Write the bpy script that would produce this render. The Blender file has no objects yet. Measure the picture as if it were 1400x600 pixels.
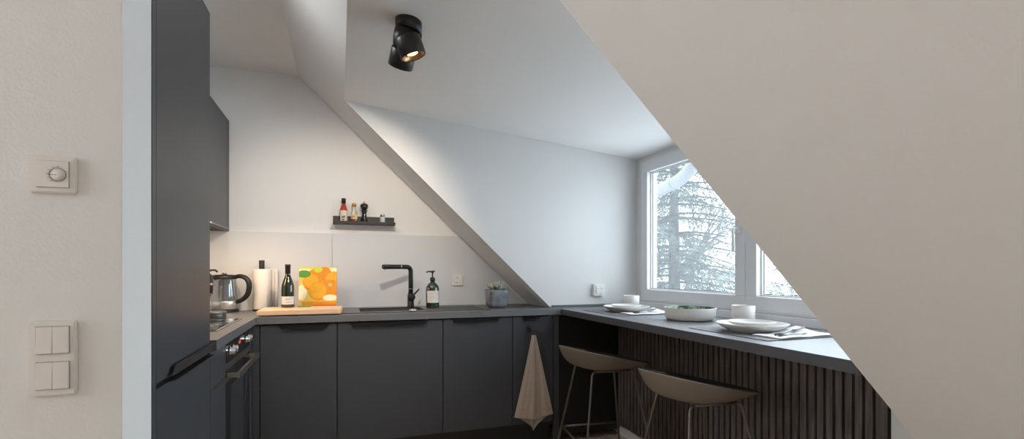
import bpy, bmesh, math, random
from mathutils import Vector, Matrix
random.seed(7)
S = bpy.context.scene
COL = S.collection
R = math.radians
pi = math.pi

# ------------------------------------------------------------------ camera
EYE = 1.17
F_PX, YAW, CY = 676.7, .335, 368.5
cam = bpy.data.cameras.new('camera')
cam_o = bpy.data.objects.new('camera', cam); COL.objects.link(cam_o)
cam.sensor_fit = 'HORIZONTAL'; cam.sensor_width = 36
cam.lens = F_PX / 1400 * 36
cam.shift_y = (CY - 300) / 1400
cam_o.location = (0, 0, EYE)
cam_o.rotation_euler = (pi / 2, 0, -YAW)
cam.clip_start = .02; cam.clip_end = 500
S.camera = cam_o

# ------------------------------------------------------------------ world, lights, exposure
S.view_settings.view_transform = 'Standard'
S.view_settings.look = 'None'
S.view_settings.gamma = 1
S.view_settings.use_curve_mapping = False
S.view_settings.exposure = 0.35
S.cycles.max_bounces = 10
S.cycles.diffuse_bounces = 6
S.cycles.transparent_max_bounces = 24
S.cycles.sample_clamp_indirect = 6
S.cycles.use_denoising = True

W = bpy.data.worlds.new('world'); S.world = W; W.use_nodes = True
bg = W.node_tree.nodes['Background']
bg.inputs['Color'].default_value = (.86, .93, 1, 1)
bg.inputs['Strength'].default_value = 5.2

def lamp(name, kind, loc, energy, color, target=None, **k):
    l = bpy.data.lights.new(name, kind); l.energy = energy; l.color = color
    for a, b in k.items(): setattr(l, a, b)
    o = bpy.data.objects.new(name, l); COL.objects.link(o); o.location = loc
    if target is not None:
        o.rotation_euler = (Vector(target) - Vector(loc)).to_track_quat('-Z', 'Y').to_euler()
    return o
WARM = (1, .78, .58)
# unseen ceiling fills added to brighten the room and the kitchen
lamp('room_fill', 'AREA', (-.90, -1.9, 2.44), 4.5, (1, .94, .87), (-.90, -1.9, 0), shape='DISK', size=1.3)
lamp('kitchen_fill', 'AREA', (-.62, 2.15, 2.45), 9, (.98, .99, 1), (-.62, 2.15, 0), shape='DISK', size=.45)
# unseen fill light added outside the invented opening in the left wall
lamp('side_fill', 'AREA', (-3.02, .75, 1.55), 12.8, (1, .865, .735), (2, .75, 1.45), shape='RECTANGLE', size=1.0, size_y=1.1)
# overcast brightness of the sky falling in through the dormer window
lamp('daylight', 'SUN', (6, 4, 8), 3.0, (.86, .93, 1), (0.6, 3.0, 3.4), angle=R(70))
# warm light strip under the wall cupboards
lamp('cupboard_light', 'AREA', (-.86, 2.95, 1.395), 7, (1, .70, .42), (-.80, 2.98, .9), shape='RECTANGLE', size=.05, size_y=1.0)

# ------------------------------------------------------------------ materials
MATS = {}
def mat(name, col, rough=.6, metal=0., spec=.5, noise=0., nscale=30., bump=0., bscale=200., coat=0., sheen=0., trans=0., ior=1.45):
    if name in MATS: return MATS[name]
    m = bpy.data.materials.new(name); m.use_nodes = True; MATS[name] = m
    nt = m.node_tree; b = nt.nodes['Principled BSDF']
    b.inputs['Base Color'].default_value = (*col, 1)
    b.inputs['Roughness'].default_value = rough
    b.inputs['Metallic'].default_value = metal
    b.inputs['Specular IOR Level'].default_value = spec
    b.inputs['Coat Weight'].default_value = coat
    b.inputs['Sheen Weight'].default_value = sheen
    b.inputs['Transmission Weight'].default_value = trans
    b.inputs['IOR'].default_value = ior
    tc = nt.nodes.new('ShaderNodeTexCoord')
    n = nt.nodes.new('ShaderNodeTexNoise'); n.inputs['Scale'].default_value = nscale; n.inputs['Detail'].default_value = 5
    nt.links.new(tc.outputs['Object'], n.inputs['Vector'])
    mx = nt.nodes.new('ShaderNodeMixRGB'); mx.blend_type = 'MULTIPLY'; mx.inputs['Fac'].default_value = max(noise, .02)
    mx.inputs['Color1'].default_value = (*col, 1)
    nt.links.new(n.outputs['Fac'], mx.inputs['Color2']); nt.links.new(mx.outputs[0], b.inputs['Base Color'])
    if bump:
        n2 = nt.nodes.new('ShaderNodeTexNoise'); n2.inputs['Scale'].default_value = bscale; n2.inputs['Detail'].default_value = 4
        nt.links.new(tc.outputs['Object'], n2.inputs['Vector'])
        bp = nt.nodes.new('ShaderNodeBump'); bp.inputs['Strength'].default_value = bump; bp.inputs['Distance'].default_value = .002
        nt.links.new(n2.outputs['Fac'], bp.inputs['Height']); nt.links.new(bp.outputs[0], b.inputs['Normal'])
    return m

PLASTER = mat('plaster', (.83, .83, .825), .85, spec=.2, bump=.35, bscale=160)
PLASTER_D = mat('plaster_dormer_dimmed', (.73, .73, .73), .85, spec=.2, bump=.2, bscale=160)  # same paint as the ceiling, darkened to offset strong window light
CEIL_LIT = mat('ceiling_lightened', (.92, .92, .92), .9, spec=.1, bump=.2, bscale=160)  # same paint lightened to stand in for light missing on the ceilings
SPLASH = mat('splash_grey', (.68, .70, .73), .55, spec=.3)
CAB = mat('cabinet_anthracite', (.064, .067, .077), .38, spec=.45, noise=.1, nscale=4)
CAB_EDGE = mat('cabinet_edge', (.02, .021, .023), .5)
BLACK = mat('matt_black', (.012, .012, .013), .42)
DARKVOID = mat('dark_recess', (.006, .006, .007), .8)
TOP = mat('worktop_graphite', (.17, .172, .18), .42, spec=.5, noise=.25, nscale=60, bump=.15, bscale=300)
STEEL = mat('brushed_steel', (.52, .49, .46), .32, metal=1, noise=.2, nscale=90)
CHROME = mat('chrome', (.75, .75, .76), .12, metal=1)
GLASSBLK = mat('black_glass', (.01, .01, .012), .06, spec=.6)
WHITEP = mat('white_plastic', (.80, .79, .77), .35)
CREAMP = mat('cream_plastic', (.82, .79, .755), .4)
FRAME = mat('window_white', (.74, .75, .77), .35)
SEAL = mat('rubber_seal', (.06, .065, .07), .5)
CERAMIC = mat('stoneware', (.74, .72, .69), .35, noise=.08, nscale=40)
LINEN = mat('white_napkin', (.85, .85, .86), .9, bump=.4, bscale=350)
TOWEL = mat('beige_towel', (.60, .475, .385), .95, noise=.3, nscale=120, bump=.8, bscale=420, sheen=.3)
SLATE = mat('placemat_grey', (.13, .13, .14), .55, noise=.2, nscale=80, bump=.3, bscale=400)
SHELL = mat('stool_shell', (.18, .15, .122), .27, spec=.5)
LEGM = mat('stool_metal', (.16, .14, .125), .35, metal=.7)

def glass_mat(name, tint=(1, 1, 1), gloss=.06, rough=.02, haze=0):
    m = bpy.data.materials.new(name); m.use_nodes = True; nt = m.node_tree; nt.nodes.clear()
    o = nt.nodes.new('ShaderNodeOutputMaterial'); t = nt.nodes.new('ShaderNodeBsdfTransparent'); g = nt.nodes.new('ShaderNodeBsdfGlossy')
    t.inputs[0].default_value = (*tint, 1); g.inputs['Roughness'].default_value = rough; g.inputs[0].default_value = (1, 1, 1, 1)
    lw = nt.nodes.new('ShaderNodeLayerWeight'); lw.inputs[0].default_value = .25
    mr = nt.nodes.new('ShaderNodeMath'); mr.operation = 'MULTIPLY_ADD'; mr.inputs[1].default_value = .5; mr.inputs[2].default_value = gloss
    mx = nt.nodes.new('ShaderNodeMixShader')
    nt.links.new(lw.outputs['Facing'], mr.inputs[0]); nt.links.new(mr.outputs[0], mx.inputs[0])
    if haze:
        tl = nt.nodes.new('ShaderNodeBsdfTranslucent'); tl.inputs[0].default_value = (.9, .95, 1, 1); mh = nt.nodes.new('ShaderNodeMixShader'); mh.inputs[0].default_value = haze
        nt.links.new(t.outputs[0], mh.inputs[1]); nt.links.new(tl.outputs[0], mh.inputs[2]); nt.links.new(mh.outputs[0], mx.inputs[1])
    else: nt.links.new(t.outputs[0], mx.inputs[1])
    nt.links.new(g.outputs[0], mx.inputs[2]); nt.links.new(mx.outputs[0], o.inputs[0])
    return m
PANE = glass_mat('window_glass', (.93, .96, .97), .02, haze=.028)
CLEAR = glass_mat('clear_glass', (.86, .88, .90), .10)
SHAKER_GLASS = glass_mat('shaker_glass', (.8, .82, .84), .15)

def wood_floor():
    m = bpy.data.materials.new('oak_floor'); m.use_nodes = True; nt = m.node_tree; b = nt.nodes['Principled BSDF']
    tc = nt.nodes.new('ShaderNodeTexCoord'); mp = nt.nodes.new('ShaderNodeMapping'); mp.inputs['Rotation'].default_value = (0, 0, pi / 2)
    br = nt.nodes.new('ShaderNodeTexBrick'); br.inputs['Scale'].default_value = 1
    br.inputs['Brick Width'].default_value = 1.6; br.inputs['Row Height'].default_value = .16; br.inputs['Mortar Size'].default_value = .002
    br.inputs['Color1'].default_value = (.64, .52, .40, 1); br.inputs['Color2'].default_value = (.72, .60, .47, 1); br.inputs['Mortar'].default_value = (.2, .12, .07, 1)
    wv = nt.nodes.new('ShaderNodeTexNoise'); wv.inputs['Scale'].default_value = 8; wv.inputs['Detail'].default_value = 8
    mp2 = nt.nodes.new('ShaderNodeMapping'); mp2.inputs['Scale'].default_value = (6, .5, 1)
    mx = nt.nodes.new('ShaderNodeMixRGB'); mx.blend_type = 'MULTIPLY'; mx.inputs[0].default_value = .5
    L = nt.links.new
    L(tc.outputs['Object'], mp.inputs[0]); L(mp.outputs[0], br.inputs[0]); L(tc.outputs['Object'], mp2.inputs[0]); L(mp2.outputs[0], wv.inputs[0])
    L(br.outputs[0], mx.inputs[1]); L(wv.outputs['Fac'], mx.inputs[2]); L(mx.outputs[0], b.inputs['Base Color']); b.inputs['Roughness'].default_value = .45
    return m
OAK = wood_floor()

def grain(name, c1, c2, scale=(2, 40, 40), rough=.5):
    m = bpy.data.materials.new(name); m.use_nodes = True; nt = m.node_tree; b = nt.nodes['Principled BSDF']
    tc = nt.nodes.new('ShaderNodeTexCoord'); mp = nt.nodes.new('ShaderNodeMapping'); mp.inputs['Scale'].default_value = scale
    n = nt.nodes.new('ShaderNodeTexNoise'); n.inputs['Scale'].default_value = 3; n.inputs['Detail'].default_value = 6
    cr = nt.nodes.new('ShaderNodeValToRGB'); cr.color_ramp.elements[0].position = .35; cr.color_ramp.elements[1].position = .65
    cr.color_ramp.elements[0].color = (*c1, 1); cr.color_ramp.elements[1].color = (*c2, 1)
    L = nt.links.new
    L(tc.outputs['Object'], mp.inputs[0]); L(mp.outputs[0], n.inputs[0]); L(n.outputs['Fac'], cr.inputs[0]); L(cr.outputs[0], b.inputs['Base Color'])
    b.inputs['Roughness'].default_value = rough
    return m
BOARD = grain('board_wood', (.70, .45, .28), (.82, .57, .38), (3, 40, 40))
SLATW = grain('slat_oak', (.065, .058, .056), (.14, .124, .118), (4, 25, 2), .5)

# ------------------------------------------------------------------ mesh helpers
def B(): return bmesh.new()
def box(bm, x0, x1, y0, y1, z0, z1, bevel=0, seg=2, mi=0):
    t = bmesh.new()
    bmesh.ops.create_cube(t, size=1)
    for v in t.verts:
        v.co = Vector((x0 if v.co.x < 0 else x1, y0 if v.co.y < 0 else y1, z0 if v.co.z < 0 else z1))
    if bevel: bmesh.ops.bevel(t, geom=t.edges[:], offset=bevel, segments=seg, affect='EDGES', profile=.7)
    for f in t.faces: f.material_index = mi
    merge(bm, t)
def merge(bm, t, M=None):
    if M is not None: bmesh.ops.transform(t, matrix=M, verts=t.verts)
    me = bpy.data.meshes.new('tmp'); t.to_mesh(me); t.free(); bm.from_mesh(me); bpy.data.meshes.remove(me)
def prism(bm, poly, axis, a0, a1, mi=0):
    def P(p, a):
        if axis == 'y': return (p[0], a, p[1])
        if axis == 'x': return (a, p[0], p[1])
        return (p[0], p[1], a)
    v0 = [bm.verts.new(P(p, a0)) for p in poly]; v1 = [bm.verts.new(P(p, a1)) for p in poly]
    fs = [bm.faces.new(v0), bm.faces.new(v1[::-1])]
    n = len(poly)
    for i in range(n): fs.append(bm.faces.new((v0[i], v1[i], v1[(i + 1) % n], v0[(i + 1) % n])))
    for f in fs: f.material_index = mi
    bmesh.ops.recalc_face_normals(bm, faces=fs)
def lathe(bm, prof, n=32, M=None, mi=0, cap=True):
    t = bmesh.new(); rings = []
    for r, z in prof:
        if r < 1e-5: rings.append([t.verts.new((0, 0, z))])
        else: rings.append([t.verts.new((r * math.cos(2 * pi * i / n), r * math.sin(2 * pi * i / n), z)) for i in range(n)])
    for a, b in zip(rings, rings[1:]):
        for i in range(n):
            j = (i + 1) % n
            if len(a) == 1 and len(b) == 1: continue
            if len(a) == 1: t.faces.new((a[0], b[j], b[i]))
            elif len(b) == 1: t.faces.new((a[i], a[j], b[0]))
            else: t.faces.new((a[i], a[j], b[j], b[i]))
    if cap:
        if len(rings[0]) > 1: t.faces.new(rings[0][::-1])
        if len(rings[-1]) > 1: t.faces.new(rings[-1])
    bmesh.ops.recalc_face_normals(t, faces=t.faces)
    for f in t.faces: f.material_index = mi; f.smooth = True
    merge(bm, t, M)
def tube(bm, pts, r, n=12, mi=0):
    pts = [Vector(p) for p in pts]; rr = r if isinstance(r, (list, tuple)) else [r] * len(pts)
    rings = []; prev = None
    for i, p in enumerate(pts):
        d = (pts[min(i + 1, len(pts) - 1)] - pts[max(i - 1, 0)]).normalized()
        if prev is None:
            u = d.orthogonal().normalized()
        else:
            u = (prev - d * prev.dot(d)).normalized()
        prev = u; w = d.cross(u)
        rings.append([bm.verts.new(p + (u * math.cos(2 * pi * k / n) + w * math.sin(2 * pi * k / n)) * rr[i]) for k in range(n)])
    fs = []
    for a, b in zip(rings, rings[1:]):
        for k in range(n): fs.append(bm.faces.new((a[k], a[(k + 1) % n], b[(k + 1) % n], b[k])))
    for f in fs: f.smooth = True
    fs.append(bm.faces.new(rings[0][::-1])); fs.append(bm.faces.new(rings[-1]))
    for f in fs: f.material_index = mi
def arc(c, u, v, r, a0, a1, n=8):
    c, u, v = Vector(c), Vector(u), Vector(v)
    return [c + (u * math.cos(a0 + (a1 - a0) * i / n) + v * math.sin(a0 + (a1 - a0) * i / n)) * r for i in range(n + 1)]
def rrect(cx, cy, w, h, r, n=5):
    out = []
    for sx, sy, a in ((1, 1, 0), (-1, 1, pi / 2), (-1, -1, pi), (1, -1, 3 * pi / 2)):
        for i in range(n + 1):
            t = a + pi / 2 * i / n
            out.append((cx + sx * (w / 2 - r) + r * math.cos(t), cy + sy * (h / 2 - r) + r * math.sin(t)))
    return out
def T(x, y, z): return Matrix.Translation((x, y, z))
def Rot(a, ax): return Matrix.Rotation(a, 4, ax)
def obj(name, bm, mats, parent=None, loc=None, smooth=False):
    me = bpy.data.meshes.new(name); bm.to_mesh(me); bm.free()
    for m in (mats if isinstance(mats, (list, tuple)) else [mats]): me.materials.append(m)
    if smooth:
        for p in me.polygons: p.use_smooth = True
    o = bpy.data.objects.new(name, me); COL.objects.link(o)
    if parent is not None: o.parent = parent
    if loc is not None: o.location = loc
    return o
def thing(name, label, cat, loc=(0, 0, 0), rz=0, group=None):
    o = bpy.data.objects.new(name, None); COL.objects.link(o); o.location = loc; o.rotation_euler = (0, 0, rz)
    o.empty_display_size = .05
    return tag(o, label, cat, group)
def tag(o, label, cat, group=None):
    o['label'] = label; o['category'] = cat; o['kind'] = 'thing'
    if group: o['group'] = group
    return o
def struct(o, label, cat):
    o['kind'] = 'structure'; o['label'] = label; o['category'] = cat
    return o
def dup(root, loc, rz=None, label=None, group=None):
    r = root.copy(); COL.objects.link(r); r.location = loc
    if rz is not None: r.rotation_euler = (0, 0, rz)
    if label: r['label'] = label
    if group: r['group'] = group
    for ch in list(root.children):
        c = ch.copy(); COL.objects.link(c); c.parent = r
        for g in list(ch.children):
            d = g.copy(); COL.objects.link(d); d.parent = c
    return r

# ------------------------------------------------------------------ the room
XB, M_, CT = 1.3874, .9471, .905           # where the slope meets the worktop, its pitch, worktop height
def roofz(x): return CT + (XB - x) * M_
ZC = 2.471; XR = XB - (ZC - CT) / M_
ZD = 2.194; X0 = XB - (ZD - CT) / M_
def dormz(x): return ZD - .1016 * (x - X0)
YW, YC, YN = 3.617, 3.166, 1.018
YF = 3.047; XL = -.4371; XT = -.4584

def S_(name, fn, m, label, cat):
    bm = B(); fn(bm); return struct(obj(name, bm, m), label, cat)
S_('floor', lambda b: box(b, -3.1, 2.1, -2.7, 3.7, -.1, 0), OAK, 'light oak plank floor', 'floor')
S_('wall_back', lambda b: prism(b, [(-1.1, 0), (1.89, 0), (1.89, .43), (XR, ZC), (-1.1, ZC)], 'y', YW, YW + .12), PLASTER, 'off-white gable wall behind the kitchen run', 'wall')
S_('wall_left', lambda b: box(b, -1.16, -1.06, 1.511, YW, 0, ZC), PLASTER, 'off-white side wall behind the oven run', 'wall')
S_('wall_front_left', lambda b: box(b, -3.0, XT, 1.329, 1.511, 0, ZC, .002), PLASTER, 'beige wall end with the thermostat and the light switches', 'wall')
S_('wall_far_left', lambda b: (box(b, -3.1, -3.0, -2.6, .2, 0, ZC), box(b, -3.1, -3.0, 1.3, 1.511, 0, ZC), box(b, -3.1, -3.0, .2, 1.3, 0, .95), box(b, -3.1, -3.0, .2, 1.3, 2.15, ZC)), PLASTER, 'off-white wall on the left behind the camera', 'wall')
S_('wall_rear', lambda b: box(b, -3.1, 2.0, -2.7, -2.6, 0, ZC), PLASTER, 'off-white wall behind the camera', 'wall')
S_('ceiling', lambda b: prism(b, [(-3.1, ZC), (XR, ZC), (XR, ZC + .13), (-3.1, ZC + .13)], 'y', -2.7, YW + .12), CEIL_LIT, 'flat white ceiling over the kitchen', 'ceiling')
S_('ceiling_slope_top', lambda b: prism(b, [(XR, ZC), (X0, ZD), (X0, 2.6), (XR, 2.6)], 'y', YN - .034, YC + .034), PLASTER, 'narrow strip of roof slope above the dormer', 'ceiling')
slope = [(XR, ZC), (1.89, roofz(1.89)), (2.25, roofz(1.89)), (2.25, .55), (.3, 2.6), (XR, 2.6)]
S_('wall_slope_far', lambda b: prism(b, slope, 'y', YC + .034, YW), PLASTER, 'roof slope running down to the worktop beside the sink wall', 'wall')
S_('wall_slope_near', lambda b: prism(b, slope, 'y', -2.7, YN - .034), PLASTER, 'large beige roof slope in the right foreground', 'wall')
cheek = [(X0, ZD), (1.89, roofz(1.89)), (2.2, roofz(1.89)), (2.2, dormz(2.2))]
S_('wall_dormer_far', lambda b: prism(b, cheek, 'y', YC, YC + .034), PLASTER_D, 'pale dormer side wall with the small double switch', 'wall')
S_('wall_dormer_near', lambda b: prism(b, cheek, 'y', YN - .034, YN), PLASTER, 'near side wall of the dormer at the edge of the slope', 'wall')
S_('ceiling_dormer', lambda b: prism(b, [(X0, ZD), (2.3, dormz(2.3)), (2.3, 2.6), (X0, 2.6)], 'y', YN - .034, YC + .034), CEIL_LIT, 'slightly sloping dormer ceiling carrying the spotlight', 'ceiling')
WY0, WY1, WZ0, WZ1 = 1.12, 3.085, .945, 1.948
def ww(b):
    box(b, 2.082, 2.2, YN, YC, 0, WZ0); box(b, 2.082, 2.2, YN, YC, WZ1, 2.1)
    box(b, 2.082, 2.2, YN, WY0, WZ0, WZ1); box(b, 2.082, 2.2, WY1, YC, WZ0, WZ1)
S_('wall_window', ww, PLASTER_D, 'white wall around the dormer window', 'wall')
S_('trim_sill', lambda b: box(b, 2.022, 2.082, YN, YC, CT - .02, WZ0 - .001, .002), FRAME, 'grey-white sill strip between bar counter and window frame', 'sill')
S_('wall_knee', lambda b: (box(b, 1.892, 2.082, YN, YC, 0, .855), box(b, 1.892, 2.25, YC, YW + .12, 0, roofz(1.89) + .03), box(b, 1.892, 2.082, -2.7, YN, 0, roofz(1.89) - .002)), PLASTER, 'low knee wall under the roof slope beyond the slatted panel', 'wall')
S_('baseboard_right', lambda b: box(b, 1.874, 1.892, 1.25, 3.07, 0, .075, .002), FRAME, 'white baseboard below the slatted panel', 'baseboard')

# window ------------------------------------------------------------
win = bpy.data.objects.new('window_1', None); COL.objects.link(win)
struct(win, 'white double-sash dormer window above the bar counter', 'window')
def frame_ring(b, y0, y1, z0, z1, w, x0, x1, bev=.003):
    box(b, x0, x1, y0, y1, z0, z0 + w, bev); box(b, x0, x1, y0, y1, z1 - w, z1, bev)
    box(b, x0, x1, y0, y0 + w, z0 + w, z1 - w, bev); box(b, x0, x1, y1 - w, y1, z0 + w, z1 - w, bev)
b = B(); frame_ring(b, WY0, WY1, WZ0, WZ1, .045, 2.066, 2.15); obj('outer_frame', b, FRAME, win)
for k, (ya, yb) in enumerate(((WY0 + .012, 2.0985), (2.1015, WY1 - .012))):
    b = B(); za, zb = WZ0 + .012, WZ1 - .012; w = .073
    frame_ring(b, ya, yb, za, zb, w, 2.058, 2.118, .004)
    sash = obj('sash', b, FRAME, win)
    b = B(); frame_ring(b, ya + w - .001, yb - w + .001, za + w - .001, zb - w + .001, .010, 2.088, 2.116, .002); obj('glazing_bead', b, FRAME, sash)
    b = B(); frame_ring(b, ya + w + .004, yb - w - .004, za + w + .004, zb - w - .004, .008, 2.099, 2.102, 0); obj('seal', b, SEAL, sash)
    b = B(); box(b, 2.100, 2.106, ya + w, yb - w, za + w, zb - w); obj('pane', b, PANE, sash)
b = B(); box(b, 2.046, 2.059, 2.120, 2.150, 1.365, 1.425, .004)
tube(b, [(2.046, 2.136, 1.393), (2.02, 2.136, 1.393), (2.012, 2.136, 1.388), (2.010, 2.136, 1.375), (2.010, 2.136, 1.27)], .008)
o = obj('window_handle', b, WHITEP, win)

fill_win = bpy.data.objects.new('fill_window', None); COL.objects.link(fill_win)  # invented window, added only to admit the side fill
struct(fill_win, 'added window opening for the side fill light, out of view on the left', 'window')
b = B()
frame_ring(b, .2, 1.3, .95, 2.15, .05, -3.06, -3.005); obj('frame', b, FRAME, fill_win)

# ------------------------------------------------------------------ cabinets
def edge_grip(b, axis, p, a0, a1, ztop, depth=.018, drop=.020):
    """black pull plate hooked over the top edge of a door: trapezoid outline with slanted ends"""
    s = .018
    if axis == 'x':      # door faces -Y, plate spans a0..a1 in X
        t = bmesh.new(); prism(t, [(a0, ztop), (a1, ztop), (a1 - s, ztop - drop), (a0 + s, ztop - drop)], 'y', p - .004, p - .001)
        prism(t, [(a0 + s, p - .001), (a1 - s, p - .001), (a1 - s - .004, p - depth), (a0 + s + .004, p - depth)], 'z', ztop - drop - .003, ztop - drop)
    else:                # door faces +X
        t = bmesh.new(); prism(t, [(a0, ztop), (a1, ztop), (a1 - s, ztop - drop), (a0 + s, ztop - drop)], 'x', p + .001, p + .004)
        prism(t, [(p + .001, a0 + s), (p + .001, a1 - s), (p + depth, a1 - s - .004), (p + depth, a0 + s + .004)], 'z', ztop - drop - .003, ztop - drop)
    merge(b, t)
GRIP = mat('grip_black', (.02, .02, .022), .3, metal=.5)
ALU = mat('grip_dark_metal', (.20, .185, .175), .3, metal=.9)

# tall cabinet
tall = thing('tall_cabinet', 'tall anthracite cabinet with two doors right of the pale wall end', 'cabinet', (-.75, 1.8, 0))
O = (-.75, 1.8, 0)
def L(b): # move mesh to local coords of current origin
    bmesh.ops.translate(b, verts=b.verts, vec=(-O[0], -O[1], -O[2])); return b
b = B(); box(b, -1.05, XT - .022, 1.545, 2.118, 0, 2.126); obj('body', L(b), CAB_EDGE, tall)
b = B(); box(b, -1.05, XT + .001, 1.5125, 1.541, 0, 2.128, .001); obj('side_panel', L(b), CAB, tall)
b = B(); box(b, XT - .02, XT, 1.546, 2.1195, .868, 2.127, .0012); d = obj('upper_door', L(b), CAB, tall)
b = B()
prism(b, [(XT + .001, 1.63), (XT + .001, 2.117), (XT + .012, 2.112), (XT + .012, 1.665)], 'z', .868, .872)
prism(b, [(1.63, .872), (2.117, .872), (2.112, .896), (1.665, .896)], 'x', XT + .011, XT + .014)
obj('handle', L(b), ALU, d)
b = B(); box(b, XT - .02, XT, 1.546, 2.1195, .12, .852, .0012); d = obj('lower_door', L(b), CAB, tall)
b = B(); prism(b, [(XT + .001, 1.63), (XT + .001, 2.117), (XT + .016, 2.112), (XT + .016, 1.665)], 'z', .850, .8535); obj('handle', L(b), ALU, d)

# wall cabinet
XWC = -.6726
O = (-.87, 2.85, 1.42)
wc = thing('wall_cabinet', 'anthracite wall cupboard above the worktop, behind the tall cabinet', 'cabinet', O)
b = B(); box(b, -1.055, XWC - .02, 2.125, 3.612, 1.4185, 2.126); obj('body', L(b), CAB_EDGE, wc)
for y0, y1 in ((2.125, 2.72), (2.724, 3.54)):
    b = B(); box(b, XWC - .019, XWC, y0, y1, 1.418, 2.127, .0012); d = obj('door', L(b), CAB, wc)
    b = B(); prism(b, [(XWC - .001, y0 + .04), (XWC - .001, y1 - .04), (XWC + .018, y1 - .06), (XWC + .018, y0 + .06)], 'z', 1.424, 1.428); obj('handle', L(b), ALU, d)
b = B(); box(b, XWC - .019, XWC, 3.544, 3.612, 1.418, 2.127, .001); obj('filler_strip', L(b), CAB, wc)

# base units on the left run: drawer unit + oven
DT = .862   # door top
def base_unit(name, label, x0, x1, gx0, gx1, handle=True):
    global O
    O = ((x0 + x1) / 2, 3.3, 0)
    t = thing(name, label, 'cabinet', O)
    b = B(); box(b, x0 + .001, x1 - .001, YF + .036, 3.60, .12, .855 if x0 != -.014 else .70); obj('body', L(b), CAB_EDGE, t)
    b = B(); box(b, x0 + .0025, x1 - .0025, YF + .014, YF + .034, .15, DT - .004, .0012); d = obj('door', L(b), CAB, t)
    if handle:
        b = B(); edge_grip(b, 'x', YF + .014, gx0, gx1, DT - .003); obj('handle', L(b), GRIP, d)
    return t
base_unit('base_cabinet', 'anthracite base cabinet under the cutting board, left of the sink cabinet', -.42, -.014, -.33, -.05)
base_unit('base_cabinet', 'wide anthracite base cabinet under the sink', -.014, .610, .05, .52)
base_unit('base_cabinet', 'anthracite base cabinet under the succulent, left of the towel', .610, 1.070, .66, .985)
base_unit('base_cabinet', 'narrow anthracite base cabinet with the towel hanging on its door', 1.070, 1.360, 1.13, 1.275)
b = B(); box(b, -.4579, -.4225, YF + .014, YF + .034, 0, .86, .001); tag(obj('filler_panel', b, CAB), 'narrow anthracite strip in the corner between oven and base cabinet', 'panel')
b = B(); box(b, 1.3625, 1.400, YF + .010, YF + .034, 0, .862, .001); tag(obj('filler_panel', b, CAB), 'narrow anthracite strip right of the towel cabinet', 'panel')
b = B(); box(b, 1.402, 1.888, YF + .014, YF + .034, 0.05, .862, .001); tag(obj('end_panel', b, BLACK), 'black panel under the bar counter behind the left stool', 'panel')
b = B(); box(b, -.42, 1.36, YF + .075, YF + .09, 0, .118, .001); tag(obj('plinth', b, CAB_EDGE), 'dark recessed plinth below the base cabinets', 'plinth')

O = (-.75, 2.26, 0)
du = thing('drawer_cabinet', 'narrow dark drawer cabinet between tall cabinet and oven', 'cabinet', O)
b = B(); box(b, -1.05, XT - .022, 2.124, 2.394, .1, .855); obj('body', L(b), CAB_EDGE, du)
for z0, z1 in ((.715, .858), (.12, .711)):
    b = B(); box(b, XT - .02, XT, 2.1245, 2.394, z0, z1, .0012); d = obj('drawer' if z0 > .5 else 'door', L(b), CAB, du)
    if z0 < .5:
        b = B(); prism(b, [(XT + .001, 2.15), (XT + .001, 2.385), (XT + .022, 2.375), (XT + .022, 2.165)], 'z', .710, .7135); obj('handle', L(b), ALU, d)

O = (-.75, 2.69, 0)
ov = thing('oven', 'built-in black and steel oven under the cooktop', 'oven', O)
b = B(); box(b, -1.0, XT - .02, 2.40, 2.99, .12, .855); obj('body', L(b), CAB_EDGE, ov)
b = B(); box(b, XT - .019, XT, 2.40, 2.99, .765, .857, .001); cp = obj('control_panel', L(b), GLASSBLK, ov)
for y in (2.47, 2.535, 2.865, 2.925):
    b = B(); lathe(b, [(.020, 0), (.020, .004), (.015, .006), (.0145, .022), (.012, .024), (0, .024)], 24, T(XT + .0005, y, .812) @ Rot(pi / 2, 'Y')); obj('knob', L(b), CHROME, cp)
RED = bpy.data.materials.new('red_display'); RED.use_nodes = True
RED.node_tree.nodes['Principled BSDF'].inputs['Base Color'].default_value = (.2, .02, .01, 1)
RED.node_tree.nodes['Principled BSDF'].inputs['Emission Color'].default_value = (1, .12, .05, 1)
RED.node_tree.nodes['Principled BSDF'].inputs['Emission Strength'].default_value = .5
b = B()
for i, y in enumerate((2.68, 2.692, 2.708, 2.720)):
    box(b, XT, XT + .0008, y, y + .0015, .813, .827); box(b, XT, XT + .0008, y + .006, y + .0075, .813, .827); box(b, XT, XT + .0008, y, y + .0075, .826, .8275)
    box(b, XT, XT + .0008, y, y + .0075, .8125, .814)
obj('clock_display', L(b), RED, cp)
b = B(); box(b, XT - .019, XT + .001, 2.40, 2.99, .735, .763, .001); obj('steel_strip', L(b), STEEL, ov)
b = B(); box(b, XT - .019, XT, 2.40, 2.99, .165, .733, .001); dr = obj('oven_door', L(b), GLASSBLK, ov)
WIN = mat('oven_window', (.05, .052, .056), .08, spec=.5)
b = B(); box(b, XT + .0002, XT + .0012, 2.49, 2.90, .25, .66, .0004); obj('door_window', L(b), WIN, dr)
b = B(); box(b, XT + .038, XT + .05, 2.415, 2.975, .700, .726, .002)
for y in (2.415, 2.958): box(b, XT, XT + .04, y, y + .017, .703, .723, .002)
obj('handle', L(b), STEEL, dr)
b = B(); box(b, XT - .019, XT + .001, 2.40, 2.99, .125, .16, .001); obj('base_strip', L(b), STEEL, ov)
b = B(); box(b, XT - .02, XT - .001, 2.993, 3.058, 0, .86, .001); tag(obj('filler_panel', b, CAB), 'narrow dark strip beside the oven on the corner', 'panel')
b = B(); box(b, XT - .07, XT - .055, 2.124, 2.99, 0, .098, .001); tag(obj('plinth', b, CAB_EDGE), 'dark recessed plinth below the oven', 'plinth')

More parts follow.
